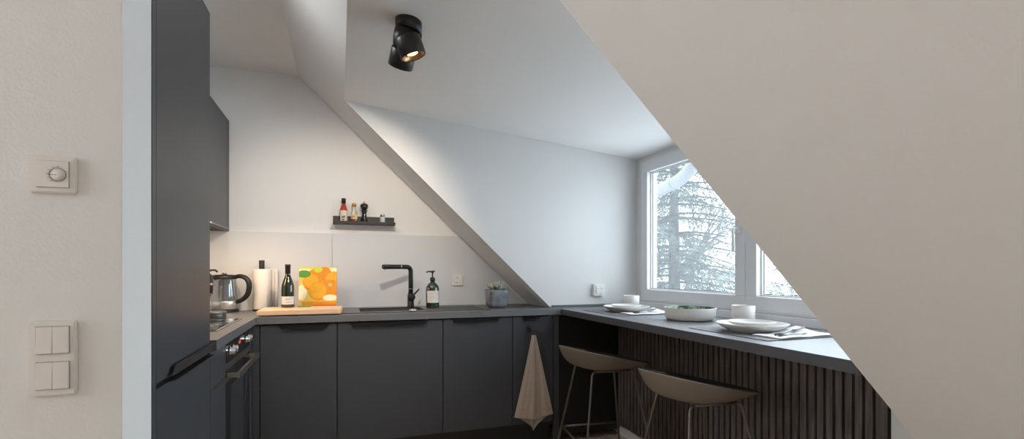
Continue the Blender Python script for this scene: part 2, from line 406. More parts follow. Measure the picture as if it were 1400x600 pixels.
# worktop with sink cut-out
SX0, SX1, SY0, SY1 = .11, .53, 3.17, 3.47
b = B()
for r_ in ((-1.055, XL, 2.124, YF), (-1.055, SX0, YF, 3.604), (SX0, SX1, YF, SY0), (SX0, SX1, SY1, 3.604), (SX1, XB, YF, 3.604)):
    box(b, *r_, .8665, CT)
box(b, XB, 1.412, YF, YC - .002, .8665, CT)
tag(obj('worktop', b, TOP), 'dark graphite L-shaped kitchen worktop with the sink and cooktop', 'worktop')
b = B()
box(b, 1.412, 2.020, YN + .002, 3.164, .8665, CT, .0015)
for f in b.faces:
    if f.calc_center_median().x < 1.4135: f.material_index = 1  # shade on the room-side edge is put into its colour
tag(obj('bar_counter', b, [TOP, mat('edge_shade', (.075, .077, .085), .4)]), 'dark grey bar counter running along the window with tableware on it', 'counter')
b = B(); box(b, 1.395, 2.018, YC - .014, YC - .001, CT, CT + .017, .001); tag(obj('upstand_strip', b, SLATE), 'thin dark upstand strip along the dormer side wall', 'strip')
# backsplash panels
def bs(b, x0, x1):
    zt = 1.4177
    xs = XB - (zt - CT) / M_
    if x1 <= xs: poly = [(x0, CT), (x1, CT), (x1, zt), (x0, zt)]
    else: poly = [(x0, CT), (XB - .02, CT), (xs - .004, zt), (x0, zt)]
    prism(b, poly, 'y', YW - .010, YW - .001)
b = B(); bs(b, -1.045, -.0502); tag(obj('backsplash_panel', b, SPLASH), 'grey backsplash panel on the left behind kettle and bottle', 'panel')
b = B(); bs(b, -.0478, 1.3); tag(obj('backsplash_panel', b, SPLASH), 'grey backsplash panel on the right behind faucet, cut by the slope', 'panel')
b = B(); box(b, -1.059, -1.05, 2.124, YW - .012, CT, 1.4177); tag(obj('backsplash_panel', b, SPLASH), 'grey side backsplash panel behind the cooktop', 'panel')

# slatted panel
b = B(); box(b, 1.8735, 1.8915, 1.245, 3.058, .078, .862)
sp = thing('slatted_panel', 'dark brown vertical slat wall panel under the bar counter', 'slat panel', (0, 0, 0))
obj('felt_backing', b, DARKVOID, sp)
b = B(); n = 46; pitch = (3.058 - 1.245) / n
for i in range(n):
    y = 1.245 + i * pitch
    box(b, 1.852, 1.8734, y, y + .0275, .078, .862, .0008, 1)
obj('slats', b, SLATW, sp)

# ------------------------------------------------------------------ sink, faucet
SINKM = mat('sink_black', (.085, .083, .082), .34, spec=.5, noise=.2, nscale=150)
O = (.4, 3.32, CT)
sk = thing('sink', 'black inset sink with drainer around the faucet', 'sink', O)
b = B()
zt = CT + .006
for r_ in ((.012, SX0 + .01, 3.115, 3.56), (SX0 + .01, SX1 - .01, 3.115, SY0 + .01), (SX0 + .01, SX1 - .01, SY1 - .01, 3.56), (SX1 - .01, .94, 3.115, 3.56)):
    box(b, *r_, CT + .0003, zt, 0)
obj('rim', L(b), SINKM, sk)
b = B()  # drainer ridges
for i in range(7): box(b, .58, .90, 3.17 + i * .04, 3.182 + i * .04, zt, zt + .003, .001)
obj('drainer', L(b), SINKM, sk)
b = B()
w = .008; zb = CT - .16
box(b, SX0 + .001, SX0 + .01, SY0 + .001, SY1 - .001, zb, zt - .001); box(b, SX1 - .01, SX1 - .001, SY0 + .001, SY1 - .001, zb, zt - .001)
box(b, SX0 + .01, SX1 - .01, SY0 + .001, SY0 + .01, zb, zt - .001); box(b, SX0 + .01, SX1 - .01, SY1 - .01, SY1 - .001, zb, zt - .001)
box(b, SX0 + .001, SX1 - .001, SY0 + .001, SY1 - .001, zb - .008, zb)
obj('basin', L(b), SINKM, sk)
b = B(); lathe(b, [(.04, zb), (.04, zb + .003), (.02, zb + .001), (0, zb + .001)], 24, T(.32, 3.32, 0)); obj('drain', L(b), CHROME, sk)
b = B(); lathe(b, [(.026, zt), (.026, zt + .004), (.02, zt + .012), (.0, zt + .013)], 24, T(.435, 3.145, 0)); obj('overflow_knob', L(b), CHROME, sk)

O = (.468, 3.495, zt)
fa = thing('faucet', 'matt black L-shaped faucet with side lever at the sink', 'faucet', O)
b = B(); lathe(b, [(.027, 0), (.027, .004), (.0225, .006), (.0225, .083), (.0215, .085), (.0175, .086), (.0175, .10)], 28); obj('base', b, BLACK, fa)
b = B()
dirv = Vector((-.88, -.47, 0)).normalized()
H_ = .278; rb = .032
pts = [Vector((0, 0, .08)), Vector((0, 0, .16)), Vector((0, 0, H_ - rb))] + arc((dirv * rb + Vector((0, 0, H_ - rb))), -dirv, (0, 0, 1), rb, 0, pi / 2, 8)[1:]
tip = dirv * .222 + Vector((0, 0, H_)); pts += [dirv * .12 + Vector((0, 0, H_)), tip]
tube(b, pts, .0155, 20); sp_ = obj('spout', b, BLACK, fa)
b = B(); lathe(b, [(.0165, -.002), (.0165, .002)], 24, T(*(dirv * .085 + Vector((0, 0, H_)))) @ Vector((0, 0, 1)).rotation_difference(dirv).to_matrix().to_4x4())
obj('joint_ring', b, CHROME, sp_)
b = B(); lathe(b, [(.018, -.002), (.018, .001)], 24, T(0, 0, .125)); obj('joint_ring', b, CHROME, sp_)
b = B(); lathe(b, [(.009, -.020), (.009, -.012)], 16, T(*(dirv * .205 + Vector((0, 0, H_))))); obj('nozzle', b, CHROME, sp_)
b = B(); lathe(b, [(.0, -.026), (.022, -.026), (.024, -.024), (.024, .02), (.02, .022), (0, .022)], 24, T(.004, -.014, .069) @ Rot(pi / 2, 'X')); hub = obj('lever_hub', b, BLACK, fa)
b = B(); tube(b, [(.02, -.02, .085), (.05, -.022, .118), (.056, -.022, .124)], [.0055, .0048, .0045], 12); obj('lever', b, BLACK, hub)

# ------------------------------------------------------------------ wall plates
O = (0, 0, 0)
so = thing('wall_socket', 'white power socket on the grey backsplash right of the soap bottle', 'socket', (.823, YW - .011, 1.094))
b = B(); prism(b, rrect(0, 0, .080, .080, .004), 'y', -.011, 0); obj('cover_frame', b, WHITEP, so)
b = B(); lathe(b, [(.0265, 0), (.0265, .012), (.021, .0135), (.021, .002), (0, .002)], 32, Rot(pi / 2, 'X')); obj('insert', b, WHITEP, so)
b = B()
for x, z in ((-.0095, 0), (.0095, 0), (0, .0185), (0, -.0185)): lathe(b, [(.0026, .002), (.0026, .0145 if z else .003), (0, .0145 if z else .003)], 12, T(x, 0, z) @ Rot(pi / 2, 'X'))
obj('contacts', b, DARKVOID, so)
cs = thing('wall_switch', 'small white double switch on the dormer side wall above the counter', 'switch', (1.756, YC - .001, 1.026))
b = B(); prism(b, rrect(0, 0, .084, .084, .006), 'y', -.026, 0); obj('cover_frame', b, WHITEP, cs)
for s in (-1, 1):
    b = B(); prism(b, rrect(s * .0145, .002, .0275, .056, .002), 'y', -.033, -.024); rk = obj('rocker', b, WHITEP, cs)
    b = B(); prism(b, [(s * .0145 - .004, .006), (s * .0145 + .004, .006), (s * .0145, .012)], 'y', -.0338, -.033); obj('arrow', b, SEAL, rk)
YL = 1.329
th = thing('thermostat', 'cream wall thermostat with round dial above the light switches', 'thermostat', (-.580, YL - .001, 1.3735))
b = B(); prism(b, rrect(0, 0, .083, .080, .005), 'y', -.008, 0); bmesh.ops.bevel(b, geom=[e for e in b.edges if all(abs(v.co.y + .008) < 1e-5 for v in e.verts)], offset=.003, segments=2, affect='EDGES'); obj('cover_frame', b, CREAMP, th)
b = B(); prism(b, rrect(.002, 0, .057, .057, .001), 'y', -.0095, -.0078); obj('front_plate', b, mat('seam_grey', (.35, .33, .30), .6), th)
b = B(); prism(b, rrect(.002, 0, .0555, .0555, .001), 'y', -.0112, -.009); fp = obj('housing', b, CREAMP, th)
GREYI = mat('grey_print', (.22, .21, .20), .6)
b = B()
n = 40; rr = (.0142, .0148)
for i in range(n):
    a0, a1 = 2 * pi * i / n, 2 * pi * (i + 1) / n
    prism(b, [(rr[0] * math.cos(a0), rr[0] * math.sin(a0)), (rr[1] * math.cos(a0), rr[1] * math.sin(a0)), (rr[1] * math.cos(a1), rr[1] * math.sin(a1)), (rr[0] * math.cos(a1), rr[0] * math.sin(a1))], 'y', -.0142, -.0125)
for i, a in enumerate((90, 118, 146, 174, 202, 230)):
    c, s = math.cos(R(a)), math.sin(R(a)); q = .0175; w2 = .0007
    prism(b, [(q * c - w2, q * s - w2), (q * c + w2, q * s - w2), (q * c + w2, q * s + w2), (q * c - w2, q * s + w2)], 'y', -.0132, -.0124)
    prism(b, [(q * c - .0003 + .002 * c, q * s + .002 * s - .0004), (q * c + .0006, q * s), (q * c + .002 * c, q * s + .002 * s)], 'y', -.0131, -.0124)
box(b, -.0165, -.002, -.0146, -.0125, -.0005, .0004)
bmesh.ops.translate(b, verts=b.verts, vec=(.0115, .0013, -.001)); obj('dial_marks', b, GREYI, fp)
b = B(); lathe(b, [(.0140, .0100), (.0140, .0122), (0, .0122)], 32, T(.0115, 0, -.001) @ Rot(pi / 2, 'X')); obj('dial', b, CREAMP, fp)
ls = thing('light_switch', 'cream four-rocker light switch block below the thermostat', 'switch', (-.580, YL - .001, .980))
b = B(); prism(b, rrect(0, 0, .083, .160, .005), 'y', -.008, 0); bmesh.ops.bevel(b, geom=[e for e in b.edges if all(abs(v.co.y + .008) < 1e-5 for v in e.verts)], offset=.003, segments=2, affect='EDGES'); obj('cover_frame', b, CREAMP, ls)
b = B()
for z in (.0395, -.036): prism(b, rrect(.002, z, .0590, .0595, .001), 'y', -.0090, -.0078)
obj('seam', b, mat('seam_grey', (.35, .33, .30), .6), ls)
for z in (.0395, -.036):
    for s in (-1, 1):
        b = B(); box(b, .002 + s * .0144 - .0138, .002 + s * .0144 + .0138, -.0125, -.009, z - .0285, z + .0285, .0015)
        for v in b.verts:
            if v.co.y < -.011 and v.co.z > z: v.co.y += .0015 * (1 if s < 0 else -.3)
        obj('rocker', b, CREAMP, ls)

# ------------------------------------------------------------------ picture ledge and condiments
LX0, LX1 = -.043, .367
O = (0, 0, 0)
sh = thing('wall_shelf', 'small black wall shelf carrying two sauce bottles, mill and shaker', 'shelf', (0, 0, 0))
b = B(); box(b, LX0, LX1, YW - .008, YW - .0005, 1.484, 1.540, .001); obj('back_board', b, BLACK, sh)
b = B(); box(b, LX0, LX1, YW - .092, YW - .008, 1.480, 1.490, .001); box(b, LX0, LX1, YW - .096, YW - .088, 1.480, 1.498, .001); obj('ledge', b, BLACK, sh)
ys = YW - .048; zs = 1.490
REDS = mat('red_sauce', (.42, .035, .012), .2, coat=.6)
LAB = mat('label_cream', (.72, .66, .50), .6); YEL = mat('label_yellow', (.75, .42, .05), .5); PUR = mat('label_purple', (.16, .02, .06), .5); BLU = mat('label_blue', (.12, .16, .34), .5)
GRN = mat('label_green', (.12, .30, .10), .5); GOLD = mat('gold_cap', (.62, .30, .07), .35, metal=.6)
t = thing('sauce_bottle', 'red sauce bottle with black cap, leftmost on the small black shelf', 'bottle', (.026, ys, zs), 0, 'condiments on the black wall shelf')
b = B(); lathe(b, [(0, 0), (.022, 0), (.0235, .003), (.0235, .085), (.020, .103), (.013, .124), (.0105, .132), (.0105, .15), (0, .15)], 28); obj('bottle_body', b, REDS, t)
b = B(); lathe(b, [(.0139, .131), (.0139, .164), (.012, .166), (0, .166)], 24); obj('cap', b, BLACK, t)
b = B(); lathe(b, [(.0238, .012), (.0238, .082)], 28, cap=False)
lb = obj('label', b, LAB, t)
b = B()
for ang, z, r1, mi in ((-1.9, .036, .006, 1), (-1.5, .040, .007, 1), (-1.3, .024, .006, 0), (-1.75, .020, .006, 2)): lathe(b, [(r1, .0), (r1, .001), (0, .001)], 14, T(0.0238 * math.cos(ang), .0238 * math.sin(ang), z) @ Rot(ang, 'Z') @ Rot(pi / 2, 'Y'), mi)
obj('label_print', b, [YEL, BLU, REDS], lb)
t = thing('sauce_bottle', 'clear sauce bottle with gold cap, second from left on the small black shelf', 'bottle', (.093, ys - .002, zs), 0, 'condiments on the black wall shelf')
b = B(); lathe(b, [(0, 0), (.021, 0), (.0225, .003), (.0225, .055), (.019, .07), (.012, .092), (.011, .112), (.011, .124), (0, .124)], 28); obj('bottle_body', b, mat('pale_glass', (.50, .50, .44), .15, coat=.5), t)
b = B(); lathe(b, [(.0145, .112), (.0145, .132), (.012, .135), (0, .135)], 24); obj('cap', b, GOLD, t)
b = B(); lathe(b, [(.0228, .006), (.0228, .026)], 28, cap=False, mi=0); lathe(b, [(.0228, .026), (.0228, .056)], 28, cap=False, mi=1)
for ang, z in ((-1.5, .045), (-2.1, .04), (-1.0, .02)): lathe(b, [(.008, 0), (.008, .001), (0, .001)], 14, T(.0226 * math.cos(ang), .0226 * math.sin(ang), z) @ Rot(ang, 'Z') @ Rot(pi / 2, 'Y'), 2)
obj('label', b, [PUR, LAB, YEL], t)
t = thing('pepper_mill', 'black turned pepper mill with brass knob on the small black shelf', 'pepper mill', (.160, ys, zs))
BLKG = mat('black_lacquer', (.008, .008, .009), .12, coat=.8)
b = B(); lathe(b, [(0, 0), (.024, 0), (.0245, .008), (.022, .016), (.023, .024), (.0185, .045), (.0150, .066), (.0165, .076), (.021, .084), (.0215, .088), (.018, .093)], 28); obj('mill_body', b, BLKG, t)
b = B(); lathe(b, [(.015, .093), (.022, .102), (.0275, .116), (.026, .128), (.018, .136), (.006, .139), (0, .139)], 28); obj('mill_head', b, BLKG, t)
b = B(); lathe(b, [(.003, .138), (.006, .143), (.0055, .150), (0, .152)], 16); obj('knob', b, GOLD, t)
t = thing('salt_shaker', 'small glass shaker with metal lid at the right of the small black shelf', 'shaker', (.283, ys, zs))
b = B(); lathe(b, [(0, 0), (.0185, 0), (.0195, .003), (.0175, .045), (.0165, .05)], 8); o = obj('glass_body', b, mat('shaker_glass_body', (.60, .61, .60), .12, coat=.5), t)
b = B(); lathe(b, [(.0172, .049), (.0172, .062), (.013, .070), (0, .072)], 24); obj('lid', b, CHROME, t)

# ------------------------------------------------------------------ cooktop, kettle and neighbours
O = (-.74, 2.70, CT)
ck = thing('cooktop', 'black glass cooktop with steel rim on the left worktop', 'cooktop', O)
b = B(); box(b, -.985, -.495, 2.42, 2.985, CT + .0003, CT + .004, .001); obj('steel_rim', L(b), STEEL, ck)
b = B(); box(b, -.975, -.505, 2.43, 2.975, CT + .004, CT + .0055); obj('glass_top', L(b), GLASSBLK, ck)
b = B()
for x, y, r_ in ((-.86, 2.56, .095), (-.62, 2.58, .075), (-.86, 2.84, .075), (-.62, 2.83, .095)):
    lathe(b, [(r_ - .0015, CT + .0055), (r_ - .0015, CT + .006), (r_, CT + .006), (r_, CT + .0055)], 48, T(x, y, 0), cap=False)
obj('cooking_zone', L(b), mat('zone_print', (.30, .30, .30), .4), ck)

b = B(); lathe(b, [(0, 0), (.060, 0), (.062, .004), (.062, .030), (.058, .034), (0, .034)], 40)
tin = thing('round_tin', 'low round dark grey tin in front of the kettle at the cooktop', 'tin', (-.647, 3.063, CT + .0004))
obj('tin_body', b, mat('tin_grey', (.10, .10, .105), .35, metal=.6), tin)
b = B(); lathe(b, [(.063, .026), (.0635, .028), (.0635, .037), (.060, .040), (0, .041)], 40); obj('lid', b, mat('tin_lid', (.16, .16, .165), .3, metal=.7), tin)

def kettle(x, y, rz):
    t = thing('electric_kettle', 'glass and steel electric kettle with black handle on the left worktop', 'kettle', (x, y, CT), rz)
    b = B(); lathe(b, [(0, 0), (.078, 0), (.080, .004), (.078, .014), (.07, .018), (0, .018)], 40); obj('power_base', b, BLACK, t)
    b = B(); lathe(b, [(0, .019), (.076, .019), (.078, .022), (.0775, .066), (.0765, .070), (0, .070)], 48); obj('steel_base', b, mat('kettle_steel', (.8, .79, .78), .28, metal=.85), t)
    b = B(); lathe(b, [(.0765, .070), (.0765, .10), (.073, .15), (.066, .205), (.0645, .212), (.0615, .212), (.063, .205), (.070, .15), (.0735, .10), (.0735, .072)], 48, cap=False); obj('glass_body', b, CLEAR, t)
    b = B(); lathe(b, [(.0665, .206), (.068, .210), (.067, .224), (.058, .232), (.0, .236)], 48)
    tube(b, [(-.05, 0, .215), (-.078, 0, .219), (-.088, 0, .226)], [.02, .013, .008], 14)
    lid = obj('lid', b, BLACK, t)
    b = B(); lathe(b, [(.012, .235), (.014, .245), (0, .248)], 20); obj('lid_knob', b, STEEL, lid)
    b = B(); pts = [(.060, 0, .216), (.095, 0, .224), (.132, 0, .213), (.152, 0, .185), (.155, 0, .15), (.145, 0, .112), (.118, 0, .082), (.085, 0, .066), (.074, 0, .062)]
    sm = []
    for i in range(len(pts) - 1):
        p0, p1, p2, p3 = [Vector(pts[max(0, min(len(pts) - 1, i + k))]) for k in (-1, 0, 1, 2)]
        for u in (0, .25, .5, .75):
            sm.append(.5 * (2 * p1 + (p2 - p0) * u + (2 * p0 - 5 * p1 + 4 * p2 - p3) * u * u + (3 * p1 - p0 - 3 * p2 + p3) * u ** 3))
    sm.append(Vector(pts[-1]))
    tube(b, sm, [.012 + .004 * math.sin(pi * i / (len(sm) - 1)) for i in range(len(sm))], 14)
    hd = obj('handle', b, BLACK, t)
    b = B(); tube(b, [p + Vector((-.012, -.0, .001)) for p in sm[6:-6]], .006, 10); obj('grip_inlay', b, STEEL, hd)
    b = B(); tube(b, [(0.02, .03, .071), (.005, .03, .12), (.015, .02, .16), (.02, .01, .18)], .003, 8)
    lathe(b, [(0, -.003), (.016, -.003), (.018, 0), (.016, .003), (0, .003)], 20, T(.02, -.0, .185) @ Rot(pi / 2, 'X')); obj('tea_filter', b, STEEL, t)
kettle(-.681, 3.515, R(-19))

cm = thing('coffee_maker', 'black and chrome coffee maker half hidden behind the tall cabinet', 'coffee maker', (-.760, 3.300, CT), 0)
b = B(); lathe(b, [(0, 0), (.062, 0), (.064, .005), (.060, .02), (0, .02)], 32); obj('base', b, BLACK, cm)
b = B(); lathe(b, [(.050, .02), (.056, .03), (.058, .08), (.050, .115), (0, .115)], 32); obj('jug', b, CLEAR, cm)
b = B(); lathe(b, [(.052, .115), (.060, .12), (.064, .19), (.060, .23), (.045, .245), (0, .247)], 32); bd = obj('filter_housing', b, BLACK, cm)
b = B(); lathe(b, [(.0655, .175), (.0655, .188)], 32, cap=False); lathe(b, [(.062, .120), (.0635, .127)], 32, cap=False); obj('chrome_band', b, CHROME, bd)
b = B(); tube(b, [(.03, 0, .243), (.05, 0, .262), (.075, 0, .262), (.085, 0, .25)], .006, 10); obj('handle', b, BLACK, cm)

# paper towel
PAPER = mat('kitchen_paper', (.80, .77, .73), .95, bump=.6, bscale=180)
t = thing('paper_towel_holder', 'black pole of the paper towel holder beside the wine bottle', 'paper towel holder', (-.475, 3.548, CT))
b = B(); lathe(b, [(0, 0), (.053, 0), (.054, .004), (.053, .010), (.016, .012)], 40); obj('base', b, BLACK, t)
b = B(); lathe(b, [(.0165, .012), (.0165, .322), (.0155, .325), (0, .325)], 24); obj('pole', b, BLACK, t)
b = B()
lathe(b, [(.0195, .0125), (.0505, .0125), (.052, .015), (.052, .266), (.0505, .2685), (.0195, .2685)], 48, cap=False)
lathe(b, [(.0195, .2685), (.0195, .0125)], 48, cap=False)
t2 = thing('paper_towel_roll', 'white paper towel roll standing on its holder beside the wine bottle', 'paper towel', (-.475, 3.548, CT))
obj('roll', b, PAPER, t2)
b = B(); pr = [(.0525 * math.cos(a), .0525 * math.sin(a)) for a in [R(-50 + 10 * i) for i in range(8)]]
pts = pr + [(.056, .030), (.075, .036), (.092, .038)]
for (xa, ya), (xb, yb) in zip(pts, pts[1:]):
    v = [b.verts.new(p) for p in ((xa, ya, .014), (xb, yb, .014), (xb, yb, .267), (xa, ya, .267))]; b.faces.new(v)
o = obj('loose_sheet', b, PAPER, t2, smooth=True); o.modifiers.new('thick', 'SOLIDIFY').thickness = .0015

# cutting board
O = (-.235, 3.235, CT)
bm_ = B()
prism(bm_, rrect(0, 0, .45, .30, .02), 'z', .0, .027)
bmesh.ops.bevel(bm_, geom=[e for e in bm_.edges if abs(e.verts[0].co.z - e.verts[1].co.z) < 1e-5], offset=.003, segments=2, affect='EDGES')
cb = tag(obj('cutting_board', bm_, BOARD, None, (-.212, 3.225, CT + .0065)), 'pale beech cutting board under the wine bottle and the fruit book', 'cutting board')
cb.rotation_euler = (0, 0, R(-2))
ZB = CT + .0065 + .0272
# wine bottle
WG = mat('wine_glass', (.012, .018, .008), .06, spec=.6, coat=1)
t = thing('wine_bottle', 'dark wine bottle with white label on the cutting board', 'bottle', (-.300, 3.315, ZB)); t.scale = (1, 1, .90)
b = B(); lathe(b, [(0, .004), (.030, 0), (.0375, .003), (.038, .01), (.038, .125), (.0365, .148), (.029, .178), (.020, .203), (.0150, .222), (.0142, .235), (.0142, .285), (0, .285)], 40); obj('bottle_body', b, WG, t)
b = B(); lathe(b, [(.0150, .232), (.0152, .275), (.0165, .277), (.0165, .291), (.015, .293), (0, .293)], 28); obj('foil_cap', b, BLACK, t)
b = B(); nn = 20
WL = mat('label_white', (.66, .65, .62), .6)
ring = [(-.0384 * math.cos(a), -.0384 * math.sin(a)) for a in [R(20 + 140 * i / nn) for i in range(nn + 1)]]
for (xa, ya), (xb, yb) in zip(ring, ring[1:]):
    b.faces.new([b.verts.new(p) for p in ((xa, ya, .022), (xb, yb, .022), (xb, yb, .076), (xa, ya, .076))])
lb = obj('label', b, WL, t, smooth=True)
b = B(); ring = [(-.0387 * math.cos(a), -.0387 * math.sin(a)) for a in [R(75 + 8 * i) for i in range(8)]]
for k, z in enumerate((.060, .052, .036)):
    for (xa, ya), (xb, yb) in list(zip(ring, ring[1:]))[:(7, 5, 6)[k]]:
        b.faces.new([b.verts.new(p) for p in ((xa, ya, z), (xb, yb, z), (xb, yb, z + .003), (xa, ya, z + .003))])
obj('label_print', b, GREYI, lb)
b = B(); ring = [(-.0387 * math.cos(a), -.0387 * math.sin(a)) for a in [R(20 + 3.5 * i) for i in range(5)]]
for z in (.024, .034, .044, .054, .064):
    for k, ((xa, ya), (xb, yb)) in enumerate(zip(ring, ring[1:])):
        if (k + int(z * 1000)) % 3: b.faces.new([b.verts.new(p) for p in ((xa, ya, z), (xb, yb, z), (xb, yb, z + .006), (xa, ya, z + .006))])
obj('label_pattern', b, BLACK, lb)

# fruit book, standing and leaning back
OR1 = mat('print_orange', (.85, .33, .02), .35, noise=.3, nscale=20); OR2 = mat('print_orange_light', (.92, .46, .03), .35, noise=.3, nscale=30); OR3 = mat('print_orange_deep', (.75, .22, .01), .35)
YBG = mat('print_yellow', (.85, .62, .12), .35, noise=.3, nscale=9); YL2 = mat('print_lime', (.62, .62, .05), .35); LEAF = mat('print_leaf', (.10, .28, .04), .35); PALE = mat('print_cream', (.88, .80, .55), .35)
t = thing('cookbook', 'square book with oranges on its yellow cover leaning on the backsplash', 'book', (-.134, 3.40, ZB + .0012))
t.rotation_euler = (R(-10), 0, R(-4))
bw, bh = .228, .250
b = B(); box(b, -bw / 2, bw / 2, 0, .018, 0, bh, .001); obj('pages', b, OR3, t)
def disc(b, x, z, r, mi, k, sx=1, a0=0, a1=2 * pi, n=36):
    pts = []
    for i in range(n):
        a = a0 + (a1 - a0) * i / n
        px = min(bw / 2, max(-bw / 2, x + r * sx * math.cos(a))); pz = min(bh, max(0, z + r * math.sin(a)))
        pts.append((px, pz))
    vs = [b.verts.new((p[0], -.0012 - k * .00012, p[1])) for p in pts]
    f = b.faces.new(vs); f.material_index = mi; f.normal_update()
    if f.normal.y > 0: f.normal_flip()
b = B(); box(b, -bw / 2, bw / 2, -.001, 0, 0, bh, 0, 2, 0)
MA = [YBG, YL2, LEAF, PALE, OR1, OR2, OR3]
def quad(b, x0, x1, z0, z1, mi, k):
    f = b.faces.new([b.verts.new((x, -.0012 - k * .00012, z)) for x, z in ((x0, z0), (x1, z0), (x1, z1), (x0, z1))]); f.material_index = mi
quad(b, -bw / 2, bw / 2, bh - .012, bh, 1, 1); quad(b, -bw / 2, -.03, bh - .06, bh - .012, 3, 1)
disc(b, -.095, .085, .05, 3, 2, .6); disc(b, .10, .215, .03, 3, 2, 1.6)
disc(b, -.015, .190, .050, 4, 3); disc(b, .035, .205, .046, 6, 4); disc(b, .03, .205, .040, 4, 5)
disc(b, .098, .155, .066, 4, 6); disc(b, .100, .165, .055, 5, 7); disc(b, -.035, .150, .056, 4, 8); disc(b, -.040, .156, .045, 5, 9)
disc(b, .075, .105, .060, 6, 10, 1.1); disc(b, .075, .115, .052, 4, 11, 1.1)
disc(b, .005, .092, .060, 4, 12); disc(b, .000, .096, .052, 5, 13); disc(b, .004, .094, .020, 5, 14)
disc(b, .0, .236, .022, 1, 14, 1.2); disc(b, -.085, .205, .024, 2, 15, 1.7); disc(b, .075, .050, .020, 3, 15, 2.2)
quad(b, -bw / 2 + .02, bw / 2, .0, .026, 4, 16); quad(b, -.02, bw / 2, .0, .014, 6, 17)
disc(b, .075, .134, .010, 3, 17); disc(b, .075, .134, .007, 5, 18)
obj('cover', b, MA, t)
# small knife and herb bits on board
t = thing('paring_knife', 'small green-handled knife lying on the cutting board before the book', 'knife', (-.19, 3.30, ZB + .0012), R(4))
b = B(); box(b, -.055, .02, -.008, .008, 0, .009, .003); obj('handle', b, GRN, t)
b = B(); prism(b, [(.02, -.007), (.02, .007), (.075, .004), (.09, -.006)], 'z', .003, .0045); obj('blade', b, CHROME, t)

# soap dispenser
t = thing('soap_dispenser', 'dark green glass pump bottle with white label right of the faucet', 'soap dispenser', (.597, 3.36, zt + .0003), R(0))
BG = mat('bottle_green', (.016, .030, .020), .08, spec=.6, coat=1)
b = B(); lathe(b, [(0, 0), (.040, 0), (.044, .004), (.045, .012), (.045, .125), (.042, .142), (.033, .158), (.020, .170), (.014, .176), (.0135, .186), (0, .186)], 40); obj('bottle_body', b, BG, t)
b = B(); nn = 20; ring = [(-.0455 * math.cos(a), -.0455 * math.sin(a)) for a in [R(28 + 128 * i / nn) for i in range(nn + 1)]]
for (xa, ya), (xb, yb) in zip(ring, ring[1:]):
    b.faces.new([b.verts.new(p) for p in ((xa, ya, .036), (xb, yb, .036), (xb, yb, .116), (xa, ya, .116))])
lb = obj('label', b, WL, t, smooth=True)
b = B(); GP = mat('faint_print', (.42, .40, .37), .6)
for k, z in enumerate((.100, .094, .074, .068, .052)):
    ring = [(-.0458 * math.cos(a), -.0458 * math.sin(a)) for a in [R(50 + 8 * i) for i in range((9, 6, 8, 7, 5)[k])]]
    for (xa, ya), (xb, yb) in zip(ring, ring[1:]): b.faces.new([b.verts.new(p) for p in ((xa, ya, z), (xb, yb, z), (xb, yb, z + .0015), (xa, ya, z + .0015))])
obj('label_print', b, GP, lb)
b = B(); lathe(b, [(.016, .180), (.0175, .184), (.0175, .200), (.012, .206), (.005, .208), (.0045, .235), (.009, .237), (.011, .246), (.009, .250), (0, .251)], 24)
tube(b, [(0, 0, .244), (-.028, -.003, .246), (-.045, -.005, .240)], [.006, .0045, .0035], 10); tube(b, [(.0, 0, .246), (.018, .002, .249)], [.006, .003], 8); obj('pump', b, BLACK, t)

# succulent
t = thing('potted_succulent', 'pale succulent in a glazed grey pot on the worktop by the slope', 'plant', (1.030, 3.285, CT + .0005), R(2)); t.scale = (1.18, 1.18, 1.08)
GLZ = mat('grey_glaze', (.30, .32, .35), .2, noise=.9, nscale=22, coat=.6)
def pot(b, w0, w1, z0, z1, r):
    rings = []
    for k in range(7):
        u = k / 6; w = w0 + (w1 - w0) * min(1, u * 1.6) ** .5
        rings.append([b.verts.new((x, y, z0 + (z1 - z0) * u)) for x, y in rrect(0, 0, w, w, r)])
    inn = [b.verts.new((x, y, z1)) for x, y in rrect(0, 0, w1 - .012, w1 - .012, r * .8)]
    low = [b.verts.new((x, y, z1 - .02)) for x, y in rrect(0, 0, w1 - .014, w1 - .014, r * .8)]
    rings += [inn, low]
    n = len(rings[0])
    for a_, b_ in zip(rings, rings[1:]):
        for i in range(n): b.faces.new((a_[i], a_[(i + 1) % n], b_[(i + 1) % n], b_[i])).smooth = True
    b.faces.new(rings[0][::-1]); b.faces.new(low)
b = B(); pot(b, .104, .118, .008, .118, .022); obj('pot', b, GLZ, t)
b = B(); prism(b, rrect(0, 0, .088, .088, .018), 'z', 0, .0078); obj('foot', b, CAB, t)
b = B()
def leaf(b, az, tilt, L_, w_, z):
    d = Vector((math.cos(az) * math.cos(tilt), math.sin(az) * math.cos(tilt), math.sin(tilt)))
    s = Vector((-math.sin(az), math.cos(az), 0)); u = d.cross(s) * -1
    base = Vector((math.cos(az) * .006, math.sin(az) * .006, z))
    secs = []
    for q, ww_ in ((0, .5), (.35, 1), (.7, .85), (.92, .35)):
        c = base + d * L_ * q + Vector((0, 0, 1)) * .01 * q * q
        secs.append([b.verts.new(c + s * w_ * ww_ * cx_ + u * w_ * ww_ * .35 * cz_) for cx_, cz_ in ((1, .3), (.5, .0), (-.5, .0), (-1, .3), (-.4, -.8), (.4, -.8))])
    tipv = b.verts.new(base + d * L_ + Vector((0, 0, .012)))
    for p, q in zip(secs, secs[1:]):
        for i in range(6): b.faces.new((p[i], p[(i + 1) % 6], q[(i + 1) % 6], q[i])).smooth = True
    for i in range(6): b.faces.new((secs[-1][i], secs[-1][(i + 1) % 6], tipv))
k = 0
